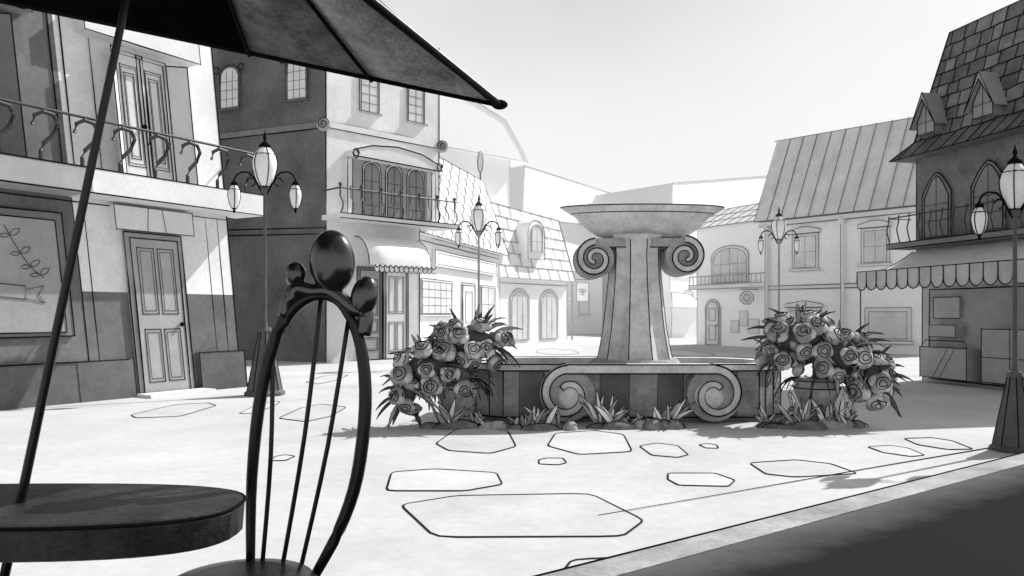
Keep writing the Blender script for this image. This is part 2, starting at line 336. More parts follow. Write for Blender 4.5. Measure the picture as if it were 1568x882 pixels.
val=b.p('awning_valance',CLOTH)
for i in range(13):
    c=ua+(ub-ua)*(i+.5)/13; h=(ub-ua)/26
    FR.poly(val,[(c-h,2.4),(c-h,2.28),(c-h*.5,2.22),(c+h*.5,2.22),(c+h,2.28),(c+h,2.4)],.86,.87)
    FR.line(l,[(c-h,2.4),(c-h,2.28),(c-h*.5,2.22),(c+h*.5,2.22),(c+h,2.28)],.88,r*.6)
door(b,FR,.95,1.55,2.3,TRIM_M,INK,r*.8,((.1,.9,.1,.25),(.1,.9,.3,.45),(.1,.9,.5,.65),(.1,.9,.7,.9)),fr=TRIM_D,knob=False,pn='shop_shutter')
door(b,FR,1.75,2.4,2.3,TRIM,INK,r*.8,fr=TRIM_M,knob=False)
b.done()

# ================================================================= BUILDING 3  shop with fish-scale roof
F=Fr((-2.80,22.2),(-.48,31)); L=F.L
b=Obj('scale_roof_shop',F.P(0,0)); r=.016
F.box(b.p('wall',PL_F),0,L,0,3.45,-5,0); l=b.p('lines',INKM)
for z in (3.3,3.45): F.line(l,[(0,z),(L,z)],.02,r,.01)
F.line(l,[(L,0),(L,3.4)],0,r)
e0,e1=-.2,L+.2; ep=(3.45,.3); rp=(6.3,-.55)
rf=b.p('roof',ROOF_L); P=F.P
rf.prism([P(e0,ep[0],ep[1]),P(e0,rp[0],rp[1]),P(e0,ep[0],-3.5)],[P(e1,ep[0],ep[1]),P(e1-.6,rp[0],rp[1]),P(e1,ep[0],-3.5)])
rows=8; sc=b.p('roof_scales',mat('scale_line',.22,.2))
for i in range(rows+1):
    t=i/rows; z=ep[0]+(rp[0]-ep[0])*t; oo=ep[1]+(rp[1]-ep[1])*t+.02
    n=11
    for k_ in range(n):
        h=(L+.2)/n/2; c=e0+h+k_*2*h+(h if i%2 else 0)
        if c+h>e1-.6*t: continue
        dz=.36
        pts=[P(c+h*math.cos(a),z-dz*math.sin(a),oo+dz*math.sin(a)*.85/2.85) for a in [x*math.pi/6 for x in range(7)]]
        if i>0: sc.tube(pts,.012,4)
l.tube([P(e0,ep[0],ep[1]+.02),P(e1,ep[0],ep[1]+.02)],r,4); l.tube([P(e1,ep[0],ep[1]+.02),P(e1-.6,rp[0],rp[1])],r,4);l.tube([P(e0,rp[0],rp[1]+.02),P(e1-.6,rp[0],rp[1])],r,4)
l.tube([P(e1-.8,6.3,-.6),P(e1-.8,7.0,-.6)],.03,5); b.p('finial',TRIM,True).ell(P(e1-.8,7.0,-.6),.1,.1,.4); l.tube([P(e1-.8,7.0,-.6)+V((.11*math.cos(t),-.05,.42*math.sin(t))) for t in [x*.52 for x in range(12)]],.015,4,True)
F.box(b.p('sign_board',TRIM),1.6,8.2,2.6,3.1,0,.12); F.rect(l,1.6,8.2,2.6,3.1,.125,r); F.rect(l,1.8,8.0,2.68,3.02,.125,r*.6)
window(b,F,.75,3.3,1.2,2.15,5,4,0,r*.8,INKM,GLASS,TRIM,.07); door(b,F,4.4,5.7,2.15,TRIM,INKM,r,((.2,.8,.4,.9),(.2,.8,.1,.33)))
window(b,F,6.6,8.3,.9,2.15,2,2,0,r*.8,INKM,GLASS,TRIM,.07)
F.line(l,[(0,.5),(4.2,.5)],.01,r*.7)
b.done()
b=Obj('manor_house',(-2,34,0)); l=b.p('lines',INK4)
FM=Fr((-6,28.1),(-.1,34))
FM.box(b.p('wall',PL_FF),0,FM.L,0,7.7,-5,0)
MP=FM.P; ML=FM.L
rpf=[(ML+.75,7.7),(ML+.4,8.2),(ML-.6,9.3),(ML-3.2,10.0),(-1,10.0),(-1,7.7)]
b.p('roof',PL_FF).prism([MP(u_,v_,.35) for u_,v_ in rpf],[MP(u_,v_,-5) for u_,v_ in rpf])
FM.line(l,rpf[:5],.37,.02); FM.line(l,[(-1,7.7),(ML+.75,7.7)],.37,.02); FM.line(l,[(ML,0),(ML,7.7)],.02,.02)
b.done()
# ================================================================= BUILDING 4  tiled mansard shop
F=Fr((-.48,31),(2.4,34.9)); L=F.L
b=Obj('mansard_shop',F.P(0,0)); r=.02; l=b.p('lines',INK3)
F.box(b.p('wall',PL_F),0,L,0,2.6,-4,0)
P=F.P; rf=b.p('roof',ROOF_L); rf.prism([P(-.2,2.6,.25),P(-.2,5.6,-.5),P(-.2,5.6,-4),P(-.2,2.6,-4)],[P(L+.3,2.6,.25),P(L+.1,5.3,-.5),P(L+.1,5.3,-4),P(L+.3,2.6,-4)])
for i in range(7):
    t=i/6; l.tube([P(-.2,2.6+3*t,.27-.75*t),P(L+.3-.2*t,2.6+2.7*t,.27-.75*t)],r*.8,4)
    if i<6:
        for k_ in range(7):
            uu=.2+k_*.75+(.35 if i%2 else 0); 
            if uu<L: l.tube([P(uu,2.6+3*t-.02*uu*t,.27-.75*t),P(uu-.04,2.6+3*(t+1/6)-.05*uu*t,.27-.75*(t+1/6))],r*.7,4)
F.line(l,[(L,0),(L,2.6)],0,r); l.tube([P(L+.3,2.6,.27),P(L+.1,5.3,-.48)],r,4)
dm=arcpts(1.4,2.6,3.4,5.0,.6); F.poly(b.p('dormer',PL_F),dm,-.6,.35); F.line(l,dm,.36,r,0,True); window(b,Fr(P(0,0,.35).xy,P(L,0,.35).xy),1.65,2.35,3.7,4.75,2,2,.35,r*.7,INK3,GLASS,TRIM,.06)
for a,c in ((.75,1.85),(2.85,4.0)): window(b,F,a,c,.15,2.1,3,1,.5,r*.8,INK3,GLASS,TRIM,.1,sill=False,pn='shop_window')
F.line(l,[(0,2.4),(L,2.4)],.02,r)
b.done()
# far houses, turned towards the sunny side of the square
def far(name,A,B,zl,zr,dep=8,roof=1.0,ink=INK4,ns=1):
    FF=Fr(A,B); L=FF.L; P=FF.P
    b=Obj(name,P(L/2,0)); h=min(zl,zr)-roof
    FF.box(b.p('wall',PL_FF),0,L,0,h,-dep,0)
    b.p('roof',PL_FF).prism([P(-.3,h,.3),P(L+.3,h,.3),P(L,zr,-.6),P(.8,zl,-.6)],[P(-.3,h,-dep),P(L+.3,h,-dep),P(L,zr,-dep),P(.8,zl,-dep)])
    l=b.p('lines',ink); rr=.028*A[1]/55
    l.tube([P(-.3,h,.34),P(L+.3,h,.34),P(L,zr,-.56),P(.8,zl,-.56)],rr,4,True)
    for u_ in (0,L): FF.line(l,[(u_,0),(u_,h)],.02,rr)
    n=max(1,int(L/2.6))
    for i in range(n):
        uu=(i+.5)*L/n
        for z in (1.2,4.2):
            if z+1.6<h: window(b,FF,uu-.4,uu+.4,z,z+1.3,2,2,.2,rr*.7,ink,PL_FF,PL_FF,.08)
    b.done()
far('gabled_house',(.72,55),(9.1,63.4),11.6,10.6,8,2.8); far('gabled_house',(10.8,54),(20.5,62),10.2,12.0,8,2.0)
far('row_house',(2.9,45),(5.4,47.5),5.4,5.0,6,1.4); far('row_house',(8.9,45),(11.6,47.7),6.2,6.4,6,1.3); far('cottage',(7.9,39.5),(9.6,41),2.3,2.2,4,.7)
b=Obj('hanging_sign',(3.0,36.5,0)); b.p('post',INK3).tube([(2.75,36.5,0),(2.75,36.5,3.0)],.04,5); b.p('post',INK3).tube([(2.6,36.5,2.75),(3.6,36.5,2.75)],.03,5)
b.p('board',PL_F).bx(2.95,3.5,36.45,36.5,1.75,2.6); b.p('board_lines',INK3).tube([(2.95,36.44,1.75),(3.5,36.44,1.75),(3.5,36.44,2.6),(2.95,36.44,2.6)],.02,4,True)
for a in range(3): b.p('clover',INK3).tube([(3.22+.09*math.cos(a*2.1+.5)+.07*math.cos(t),36.43,2.2+.09*math.sin(a*2.1+.5)+.07*math.sin(t)) for t in [x*.8 for x in range(8)]],.012,4,True)
b.done()
# ================================================================= BUILDING 5
F=Fr((7.2,31),(8.96,27.6)); L=F.L; F.n=V((-abs(F.n.x),-abs(F.n.y),0))
b=Obj('balcony_cottage',F.P(0,0)); r=.017; l=b.p('lines',INK3)
F.box(b.p('wall',PL_FF),0,L+.2,0,4.45,-4,0); P=F.P
b.p('roof',ROOF_L).prism([P(-.25,4.45,.3),P(.1,5.3,-1.2),P(0,4.45,-4)],[P(L+.3,4.45,.3),P(L+.3,5.3,-1.2),P(L+.3,4.45,-4)])
l.tube([P(-.25,4.45,.3),P(L+.3,4.45,.3)],r,4); l.tube([P(-.25,4.45,.3),P(.1,5.3,-1.2),P(L+.3,5.3,-1.2)],r,4)
for i in range(9): l.tube([P(-.1+i*.5,4.45,.32),P(.1+i*.5,5.3,-1.18)],r*.6,4)
for t in (.33,.66): l.tube([P(-.2,4.45+.85*t,.32-1.5*t),P(L+.3,4.45+.85*t,.32-1.5*t)],r*.6,4)
F.line(l,[(0,0),(0,4.45)],0,r)
window(b,F,.95,2.7,2.35,3.6,4,3,.4,r,INK3,GLASS,TRIM,.1,sill=False); 
F.box(b.p('balcony_slab',TRIM),-.1,L+.1,2.12,2.28,0,.35); F.line(l,[(-.1,2.28),(L,2.28)],.36,r);F.line(l,[(-.1,2.12),(L,2.12)],.36,r)
for i in range(18): l.tube([P(-.05+i*.22,2.28,.33),P(-.05+i*.22,2.6,.33)],.012,4)
l.tube([P(-.1,2.6,.33),P(L+.1,2.6,.33)],r,4)
door(b,F,.6,1.25,1.65,TRIM,INK3,r,((.2,.8,.1,.45),(.2,.8,.55,.85)),arch=.35)
for a,c,z0,z1 in ((1.9,2.3,.5,.95),(2.35,2.75,.75,1.3),(2.8,3.3,.5,1.0)): F.box(b.p('poster',TRIM),a,c,z0,z1,0,.03); F.rect(l,a,c,z0,z1,.035,r*.7)
rs=P(3.2,1.75,.5); b.p('bracket_sign',PL_F).prism([rs+V((.26*math.cos(t),0,.24*math.sin(t))) for t in [x*math.pi/4+.39 for x in range(8)]],[rs+V((.26*math.cos(t),.05,.24*math.sin(t))) for t in [x*math.pi/4+.39 for x in range(8)]])
l.tube([rs+V((.26*math.cos(t),-.01,.24*math.sin(t))) for t in [x*math.pi/4+.39 for x in range(8)]],.016,4,True); l.tube([rs+V((.12*math.cos(t),-.01,.12*math.sin(t))) for t in [x*math.pi/4 for x in range(8)]],.014,4,True); l.tube([P(3.2,2.05,0),P(3.2,2.05,.8)],.02,4)
b.done()
# ================================================================= BUILDING 6
F=Fr((8.65,27),(11.84,23)); L=F.L
b=Obj('seam_roof_house',F.P(0,0)); r=.015; l=b.p('lines',INKM); P=F.P
F.box(b.p('wall',mat('plaster_r6',.9,.06,.6)),0,L+.5,0,4.3,-4,0)
rf=b.p('roof',ROOF_M); rf.prism([P(-.3,4.3,.3),P(-.15,7.2,-.9),P(0,4.3,-4)],[P(L+.6,4.3,.3),P(L+.6,7.1,-.9),P(L+.6,4.3,-4)])
for i in range(13):
    uu=-.3+i*(L+.9)/12; l.tube([P(uu,4.3,.33),P(uu+.12,7.17,-.88)],r*.8,4)
l.tube([P(-.3,4.3,.32),P(L+.6,4.3,.32)],r,4); l.tube([P(-.3,7.2,-.9),P(L+.6,7.1,-.9)],r,4)
F.box(b.p('gutter',TRIM),-.2,L+.5,4.12,4.28,0,.2); F.line(l,[(-.2,4.12),(L+.5,4.12)],.21,r)
F.line(l,[(0,0),(0,4.2)],0,r)
F.box(b.p('string_course',TRIM),0,L+.5,2.0,2.12,0,.06); F.line(l,[(0,2.0),(L+.5,2.0)],.07,r);F.line(l,[(0,2.12),(L+.5,2.12)],.07,r)
for uu in (.05,2.75): 
    b.p('drainpipe',TRIM).tube([P(uu,0,.1),P(uu,4.15,.1)],.05,6); l.tube([P(uu-.05,0,.13),P(uu-.05,4.15,.13)],r*.7,4); b.p('pipe_head',TRIM).ell(P(uu,4.1,.15),.12,.12,.14,8,6)
window(b,F,1.05,1.8,2.7,3.7,2,2,0,r*.8,INKM,GLASS,TRIM,.09,hood=True); window(b,F,3.4,4.1,2.75,3.7,2,2,0,r*.8,INKM,GLASS,TRIM,.09,hood=True)
window(b,F,.9,1.9,.5,1.3,2,2,0,r*.8,INKM,GLASS,TRIM,.09,hood=True); window(b,F,3.55,4.7,.45,1.25,1,1,0,r*.8,INKM,GLASS,TRIM,.12)
b.done()
# ================================================================= BUILDING 7  dark shingled house right
F=Fr((7.39,14.35),(7.98,11.75)); L=F.L
b=Obj('shingled_house',F.P(0,0)); r=.011; l=b.p('lines',INK); P=F.P
F.box(b.p('wall_upper',mat('plaster_charcoal',.17,.45,1.5,bump=.3,grain=.25)),-.15,L,2.3,4.05,-4,0); F.box(b.p('wall_ground',mat('plaster_stall',.42,.15,1.2)),0,L,0,2.297,-4,-.0)
F.line(l,[(-.15,2.3),(-.15,4.0)],0,r);F.line(l,[(0,0),(0,2.2)],0,r)
lv=[(3.98,.38,-.38),(4.3,.06,-.12),(6.15,-.25,.38)]
rf=b.p('roof',ROOF_D)
def ring(z,o,u): return [P(u,z,o),P(L+.3,z,o),P(L+.3,z,-4),P(u,z,-4)]
for i in range(2): rf.prism(ring(*lv[i]),ring(*lv[i+1]))
rng=random.Random(5)
def rpt(uf,t):   # point on the roof front: uf = metres along, t = 0..1 up the slope
    if t<.18: a,b2,k_=lv[0],lv[1],t/.18
    else: a,b2,k_=lv[1],lv[2],(t-.18)/.82
    z=a[0]+(b2[0]-a[0])*k_; o=a[1]+(b2[1]-a[1])*k_; uu=a[2]+(b2[2]-a[2])*k_
    return P(max(uu,uf),z,o+.012),uu
rows=[0,.18,.28,.38,.48,.58,.68,.78,.89,1.0]
for i,t in enumerate(rows):
    _,uu=rpt(0,t); pts=[rpt(uu+(L-uu)*q_/14,t+(rng.uniform(-.008,.008) if 0<t<1 else 0))[0] for q_ in range(15)]
    l.tube(pts,r*.8,4)
    if i<len(rows)-1:
        x=uu+rng.uniform(.1,.3)
        while x<L:
            l.tube([rpt(x,t)[0],rpt(x+.03,rows[i+1])[0]],r*.6,4)
            w_=rng.uniform(.2,.36)
            if rng.random()<.3 and i>0:
                t2_=rows[i+1]; A_=[rpt(x+.01,t+.006)[0],rpt(x+w_-.01,t+.006)[0],rpt(x+w_+.02,t2_-.004)[0],rpt(x+.04,t2_-.004)[0]]
                b.p('slates',mat('slate_odd',.22 ,.4,3)).prism([p_-F.n*.008 for p_ in A_],[p_-F.n*.003 for p_ in A_])
            x+=w_
l.tube([rpt(-9,t)[0] for t in (0,.09,.18,.6,1)],r,4)
for uc in (.35,1.6):
    z0,z1=4.35,4.95; tri=[(uc-.2,z0),(uc+.2,z0),(uc+.2,z0+.25),(uc,z1),(uc-.2,z0+.25)]
    F.poly(b.p('dormer',mat('dormer_slate',.28,.2,4)),tri,-.3,.22); 
    rt=[(uc-.3,z0+.12),(uc,z1+.12),(uc+.3,z0+.12),(uc,z1)]; F.poly(b.p('dormer_roof',TRIM_M),rt,-.3,.3); F.line(l,rt,.305,r,0,True)
    F.line(l,tri,.225,r*.8,0,True); F.line(l,[(uc,z0),(uc,z1)],.225,r*.7); F.line(l,[(uc-.2,z0+.2),(uc+.2,z0+.2)],.225,r*.7)
for a,c in ((.1,.66),(1.22,1.8)):
    window(b,F,a,c,2.55,3.62,2,3,.38,r,INK,GLASS_D,mat('trim_charcoal',.2,.2,3),.06,gothic=True,sill=False,pn='gothic_window')
F.box(b.p('balcony_slab',TRIM_D),-.3,L,2.36,2.46,0,.5); F.line(l,[(-.3,2.36),(L,2.36)],.51,r);F.line(l,[(-.3,2.46),(L,2.46)],.51,r)
ir=b.p('balcony_rail',IRON); ir.tube([P(-.28,2.92,.47),P(L,2.92,.47)],.013,5); ir.tube([P(-.28,2.92,.47),P(-.28,2.92,0)],.013,5)
u=-.28
while u<L: ir.tube([P(u,2.96,.47),P(u+.03,2.85,.5),P(u-.02,2.7,.5),P(u+.02,2.46,.47)],.012,5); u+=.26
aw=b.p('awning',CLOTH); va=b.p('awning_valance',CLOTH_D)
a0,a1=-.35,L+.9
vs=[];fs=[]
for i in range(7):
    t=i/6; vs+= [P(a0+.15*(1-t),2.33-.4*t-.12*math.sin(math.pi*t),.02+1.05*t),P(a1,2.33-.4*t-.12*math.sin(math.pi*t),.02+1.05*t)]
for i in range(6): fs.append((2*i,2*i+1,2*i+3,2*i+2))
aw.add(vs,fs)
n=15
for i in range(n):
    c=a0+(a1-a0)*(i+.5)/n; h=(a1-a0)/n/2
    pts=[(c-h,1.95)]+[(c-h*math.cos(t),1.74-.13*math.sin(t)) for t in [x*math.pi/6 for x in range(7)]]+[(c+h,1.95)]
    F.poly(va,pts,1.06,1.075+.004*(i%2)); F.line(l,pts,1.085,r*.8,0,True)
l.tube([P(a0+.15*(1-t),2.33-.4*t-.12*math.sin(math.pi*t),.02+1.05*t) for t in [x/8 for x in range(9)]],r,4)
for uu in (a0+.03,a1-.03): b.p('awning_post',IRON).tube([P(uu,0,1.03),P(uu,1.93,1.03)],.012,6)
F.box(b.p('shop_opening',mat('stall_dim',.32,.2,2)),.2,L-.1,.05,1.62,0,.02); F.rect(l,.2,L-.1,.05,1.62,.025,r)
F.box(b.p('menu_board',TRIM_M),.35,.95,1.12,1.48,.02,.06); F.rect(l,.35,.95,1.12,1.48,.065,r*.8)
sb=b.p('display_board',TRIM_M); 
F.box(sb,.3,1.35,.1,.62,.02,.3); F.rect(l,.3,1.35,.1,.62,.305,r); F.line(l,[(.3,.62),(.42,.74),(1.3,.74),(1.35,.62)],.29,r*.8); F.line(l,[(.6,.1),(.95,.62)],.305,r*.6); F.line(l,[(.75,.1),(1.1,.62)],.305,r*.6)
F.box(sb,1.55,L-.15,.1,.95,.02,.2); F.rect(l,1.55,L-.15,.1,.95,.205,r); F.line(l,[(1.55,.5),(L-.15,.5)],.205,r*.8); F.line(l,[(2.1,.1),(2.1,.95)],.205,r*.8)
F.box(sb,.4,1.0,.8,1.0,.02,.2); F.rect(l,.4,1.0,.8,1.0,.205,r*.8)
b.done()

# ================================================================= STREET LAMPS
LAMPM=mat('lamp_iron',.1,.3,5,.55,.3)
def lamp(x,y,s,ink,rk=1.0,pm=LAMPM):
    o=Obj('street_lamp',(x,y,0)); c=(x,y,0)
    def Z(l_): return [(a*s,z*s) for a,z in l_]
    o.p('pole',pm,True).lathe(c,Z([(.07,.9),(.045,1.0),(.03,1.1),(.024,2.95),(.05,2.98),(.06,3.04),(.03,3.08)]),12)
    o.p('base',pm).lathe(c,Z([(.29,0),(.29,.05),(.25,.08),(.085,.93),(.1,.95),(.085,1.0)]),8,rot=.5)
    bl=o.p('base_lines',ink)
    for j in range(8):
        a=2*math.pi*(j+.5)/8; bl.tube([V(c)+s*V((.25*math.cos(a),.25*math.sin(a),.08)),V(c)+s*V((.087*math.cos(a),.087*math.sin(a),.93))],.007*s*rk,4)
    def lantern(cx,cy,z0,h,rad,n=5):
        prof=[(.35,0),(.72,.18),(.97,.45),(1,.6),(.85,.78),(.5,.93),(.2,1.0)]
        o.p('lantern_glass',LANT,True).lathe((cx,cy,z0),[(a*rad,z*h) for a,z in prof],14)
        li=o.p('lantern_frame',ink)
        for j in range(n):
            a=2*math.pi*(j+.25)/n; li.tube([(cx+q_*rad*1.02*math.cos(a),cy+q_*rad*1.02*math.sin(a),z0+z*h) for q_,z in prof],.007*s*rk,4)
        for q_,z in ((.36,.0),(.85,.78)): li.tube([(cx+q_*rad*math.cos(t),cy+q_*rad*math.sin(t),z0+z*h) for t in [x_*math.pi/6 for x_ in range(12)]],.007*s*rk,4,True)
        return li
    li=lantern(x,y,3.06*s,.6*s,.175*s)
    o.p('cap',ink,True).lathe((x,y,0),Z([(.07,3.62),(.09,3.66),(.05,3.7),(.015,3.74),(.03,3.77),(.004,3.88)]),10)
    for sg in (-1,1):
        ar=o.p('arm',ink)
        pts=[(x+sg*s*a,y,z*s) for a,z in ((.03,2.95),(.1,3.08),(.16,3.2),(.24,3.27),(.34,3.28),(.41,3.24),(.45,3.17),(.45,3.1))]
        ar.tube(pts,.013*s*rk,5)
        ar.tube([(x+sg*s*(.2+.06*math.cos(t)),y,s*(3.13+.06*math.sin(t))) for t in [x_*.6 for x_ in range(9)]],.009*s*rk,4)
        lantern(x+sg*.45*s,y,2.74*s,.36*s,.088*s,4)
        o.p('small_cap',ink,True).lathe((x+sg*.45*s,y,0),Z([(.05,3.08),(.055,3.11),(.01,3.16)]),8)
        o.p('small_cap',ink,True).ell((x+sg*.45*s,y,2.71*s),.02*s,.02*s,.04*s,8,5)
    o.done()
lamp(-3.63,11.7,1.0,INK); lamp(-.752,18,1.0,INK2,1.3,mat('lamp_iron_pale',.3,.2)); lamp(6.7,20,1.0,INK2,1.2,mat('lamp_iron_pale',.3,.2)); lamp(4.4,6.97,.69,INK,1.1)

# ================================================================= FOUNTAIN
fo=Obj('fountain',(1.48,9.6,0)); l=fo.p('lines',INK)
foot=[(-.55,9.25),(-.1,8.87),(2.75,8.87),(3.12,9.25),(3.0,10.0),(2.6,10.35),(.1,10.35),(-.45,10.0)]
cx,cy=1.3,9.6
def inset(k_): return [(cx+(x-cx)*(1-k_*.35),cy+(y-cy)*(1-k_)) for x,y in foot]
def grow(k_): return [(cx+(x-cx)*(1+k_/1.9),cy+(y-cy)*(1+k_/.75)) for x,y in foot]
bw=fo.p('basin_wall',STONE); ou=foot; inn=inset(.18)
def wall_ring(p,o_,i_,z0,z1):
    vs=[(*q_,z0) for q_ in o_]+[(*q_,z1) for q_ in o_]+[(*q_,z1) for q_ in i_]+[(*q_,z0) for q_ in i_]
    m=len(o_); fs=[]
    for i in range(m):
        j=(i+1)%m
        for k_ in range(3): fs.append((k_*m+i,k_*m+j,(k_+1)*m+j,(k_+1)*m+i))
        fs.append((3*m+i,3*m+j,j,i))
    p.add(vs,fs)
wall_ring(bw,ou,inn,.0,.56); wall_ring(fo.p('basin_coping',STONE_L),grow(.03),inset(.22),.563,.635); wall_ring(fo.p('basin_plinth',STONE_D),grow(.045),ou,0,.05)
fo.p('pool_water',WATER).add([(*q_,.5) for q_ in inset(.17)],[tuple(range(8))])
for z,k_ in ((.635,.03),(.563,.03),(.05,.045)): l.tube([(*q_,z) for q_ in grow(k_)],.008,5,True)
for x in (-.1,.08,.35,.98,1.3,1.62,1.9,2.5,2.75): l.tube([(x,8.865,.05),(x+.005,8.865,.56)],.005,4)
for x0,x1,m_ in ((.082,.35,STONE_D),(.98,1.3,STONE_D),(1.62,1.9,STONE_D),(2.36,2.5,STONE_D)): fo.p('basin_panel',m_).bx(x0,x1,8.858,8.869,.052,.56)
for a,c in ((foot[0],foot[1]),(foot[2],foot[3])):
    for t in (.0,.3,.65,1): l.tube([(a[0]+(c[0]-a[0])*t,a[1]+(c[1]-a[1])*t-.005,.05),(a[0]+(c[0]-a[0])*t,a[1]+(c[1]-a[1])*t-.005,.56)],.005,4)
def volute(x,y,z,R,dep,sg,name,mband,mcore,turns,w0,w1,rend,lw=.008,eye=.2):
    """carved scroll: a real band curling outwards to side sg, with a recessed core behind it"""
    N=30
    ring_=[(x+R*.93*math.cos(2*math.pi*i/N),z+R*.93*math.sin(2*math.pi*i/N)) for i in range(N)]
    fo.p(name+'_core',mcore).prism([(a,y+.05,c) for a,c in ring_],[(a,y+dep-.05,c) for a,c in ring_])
    M=52; O=[];I=[]
    for i in range(M+1):
        t=i/M; ang=math.pi/2-sg*t*turns*2*math.pi; ro=R*(1-(1-rend)*t**1.05); wd=R*(w0+(w1-w0)*t)
        ri=max(.01,ro-wd); O.append((x+ro*math.cos(ang),z+ro*math.sin(ang))); I.append((x+ri*math.cos(ang),z+ri*math.sin(ang)))
    vs=[];fs=[]
    for i in range(M+1):
        for (a,c),yy in ((O[i],y+.015),(I[i],y+.0),(I[i],y+dep),(O[i],y+dep-.015)): vs.append((a,yy,c))
    for i in range(M):
        for j in range(4): fs.append((i*4+j,i*4+(j+1)%4,(i+1)*4+(j+1)%4,(i+1)*4+j))
    fs+=[(0,1,2,3),(M*4+3,M*4+2,M*4+1,M*4)]
    fo.p(name+'_band',mband).add(vs,fs)
    for yy in (y-.002,y+dep+.002):
        l.tube([(a,yy+.01,c) for a,c in O],[lw*(1.2-.5*i/M) for i in range(M+1)],5)
        l.tube([(a,yy,c) for a,c in I[::1]],[lw*(.9-.4*i/M) for i in range(M+1)],5)
        l.tube([(O[-1][0],yy,O[-1][1]),(I[-1][0],yy,I[-1][1])],lw*.8,5)
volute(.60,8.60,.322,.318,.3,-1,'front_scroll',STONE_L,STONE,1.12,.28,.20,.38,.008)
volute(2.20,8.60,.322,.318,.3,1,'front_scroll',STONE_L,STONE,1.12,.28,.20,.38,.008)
fo.p('scroll_bench',STONE_L).bx(.60,2.20,8.6,8.885,.55,.643)
for z in (.548,.646): l.tube([(.60,8.598,z),(1.4,8.597,z),(2.20,8.598,z)],.008,5)
for xx,sg in ((.60,1),(2.20,-1)): fo.p('scroll_boss',STONE_L,True).ell((xx+sg*.06,8.65,.3),.16,.06,.16,20,12)
px_,py_=1.48,9.6
prof=[(.475,.45),(.465,.6),(.425,.78),(.385,1.0),(.35,1.3),(.32,1.6),(.305,1.9),(.32,2.07),(.36,2.13)]
fo.p('column',STONE_L).lathe((px_,py_,0),prof,20,flute=.13)
for j in range(0,20,2):
    a=2*math.pi*j/20; l.tube([(px_+rr*math.cos(a),py_+rr*math.sin(a),z) for rr,z in prof[:-1]],.006,4)
fo.p('column_base',STONE).lathe((px_,py_,0),[(.55,.4),(.55,.6),(.5,.66),(.46,.66)],28)
l.tube([(px_+.55*math.cos(t),py_+.55*math.sin(t),.6) for t in [x*math.pi/14 for x in range(28)]],.007,4,True)
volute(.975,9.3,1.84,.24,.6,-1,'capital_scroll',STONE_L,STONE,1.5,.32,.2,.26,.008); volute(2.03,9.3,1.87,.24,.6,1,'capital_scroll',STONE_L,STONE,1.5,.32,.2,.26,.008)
fo.p('capital_bar',STONE).bx(1.0,2.0,9.36,9.84,1.98,2.085)
l.tube([(1.0,9.355,1.98),(2.0,9.355,1.98)],.006,4)
bc=(1.57,9.6,0)
bp=[(.2,2.08),(.40,2.09),(.55,2.13),(.67,2.21),(.76,2.31),(.84,2.38),(.965,2.45),(.985,2.468),(.98,2.478),(.86,2.47),(.7,2.42),(.3,2.36),(.05,2.35)]
fo.p('bowl',STONE_L,True).lathe(bc,bp,44,sy=.34)
for rr,z in ((.985,2.473),(.86,2.395)): l.tube([(bc[0]+rr*math.cos(t),bc[1]+rr*.34*math.sin(t),z) for t in [x*math.pi/28 for x in range(56)]],.007,5,True)
fo.done()

# ================================================================= PLANTS
def blade(p,base,dirv,L_,w,bend=.5,seg=5):
    base=V(base); d=V(dirv).normalized(); side=d.cross(V((0,1,0)) if abs(d.y)<.8 else V((1,0,0)))
    side=side.normalized() if side.length>.01 else V((1,0,0)); vs=[];fs=[]; pos=base.copy()
    for i in range(seg+1):
        t=i/seg; ww=w*(math.sin(math.pi*min(1,t*.85+.15)))+.001
        vs+=[pos-side*ww,pos+side*ww]; d=(d+V((0,0,-bend/seg))).normalized(); pos=pos+d*(L_/seg)
        if i<seg: fs.append((2*i,2*i+1,2*i+3,2*i+2))
    p.add(vs,fs); return [ (vs[2*i]+vs[2*i+1])/2 for i in range(seg+1)], vs
def leafo(o,base,d,L_,w,bend,m_,ink=INK,lw=.0035):
    mid,vs=blade(o.p('leaves_'+m_.name,m_),base,d,L_,w,bend)
    ip=o.p('leaf_outlines',ink); ip.tube(vs[0::2],lw,3); ip.tube(vs[1::2],lw,3)
def rose(o,c,n,R,rng):
    n=V(n).normalized(); a=n.cross(V((0,0,1))); a=a.normalized() if a.length>.01 else V((1,0,0)); b_=a.cross(n)
    c=V(c); m_=ROSE_L if rng.random()<.3 else ROSE
    o.p('rose_'+m_.name,m_,True).ell(c,R,R,R*.72,12,8,(a,b_,n))
    ln=o.p('petal_lines',INK)
    for k_ in range(4):
        an=k_*math.pi/2+rng.random(); q=c+(a*math.cos(an)+b_*math.sin(an))*R*.55+n*R*.12
        o.p('rose_petals',ROSE if k_%2 else ROSE_L,True).ell(q,R*.62,R*.62,R*.42,10,6,(a,b_,n))
    off=a*rng.uniform(-.1,.1)*R+b_*rng.uniform(0,.15)*R
    for rr,h,lw in ((1.04,.15,.006),(.70,.60,.005),(.38,.74,.0045)):
        st_=rng.random()*6; w1,w2=rng.uniform(.04,.12),rng.random()*6
        ln.tube([c+off*(1 if rr<1 else 0)+(a*math.cos(st_+t)+b_*math.sin(st_+t)*.9)*R*rr*(1-.12*t/6.28+w1*math.sin(3*t+w2))+n*R*h for t in [x*6.28/14 for x in range(15)]],lw,4)
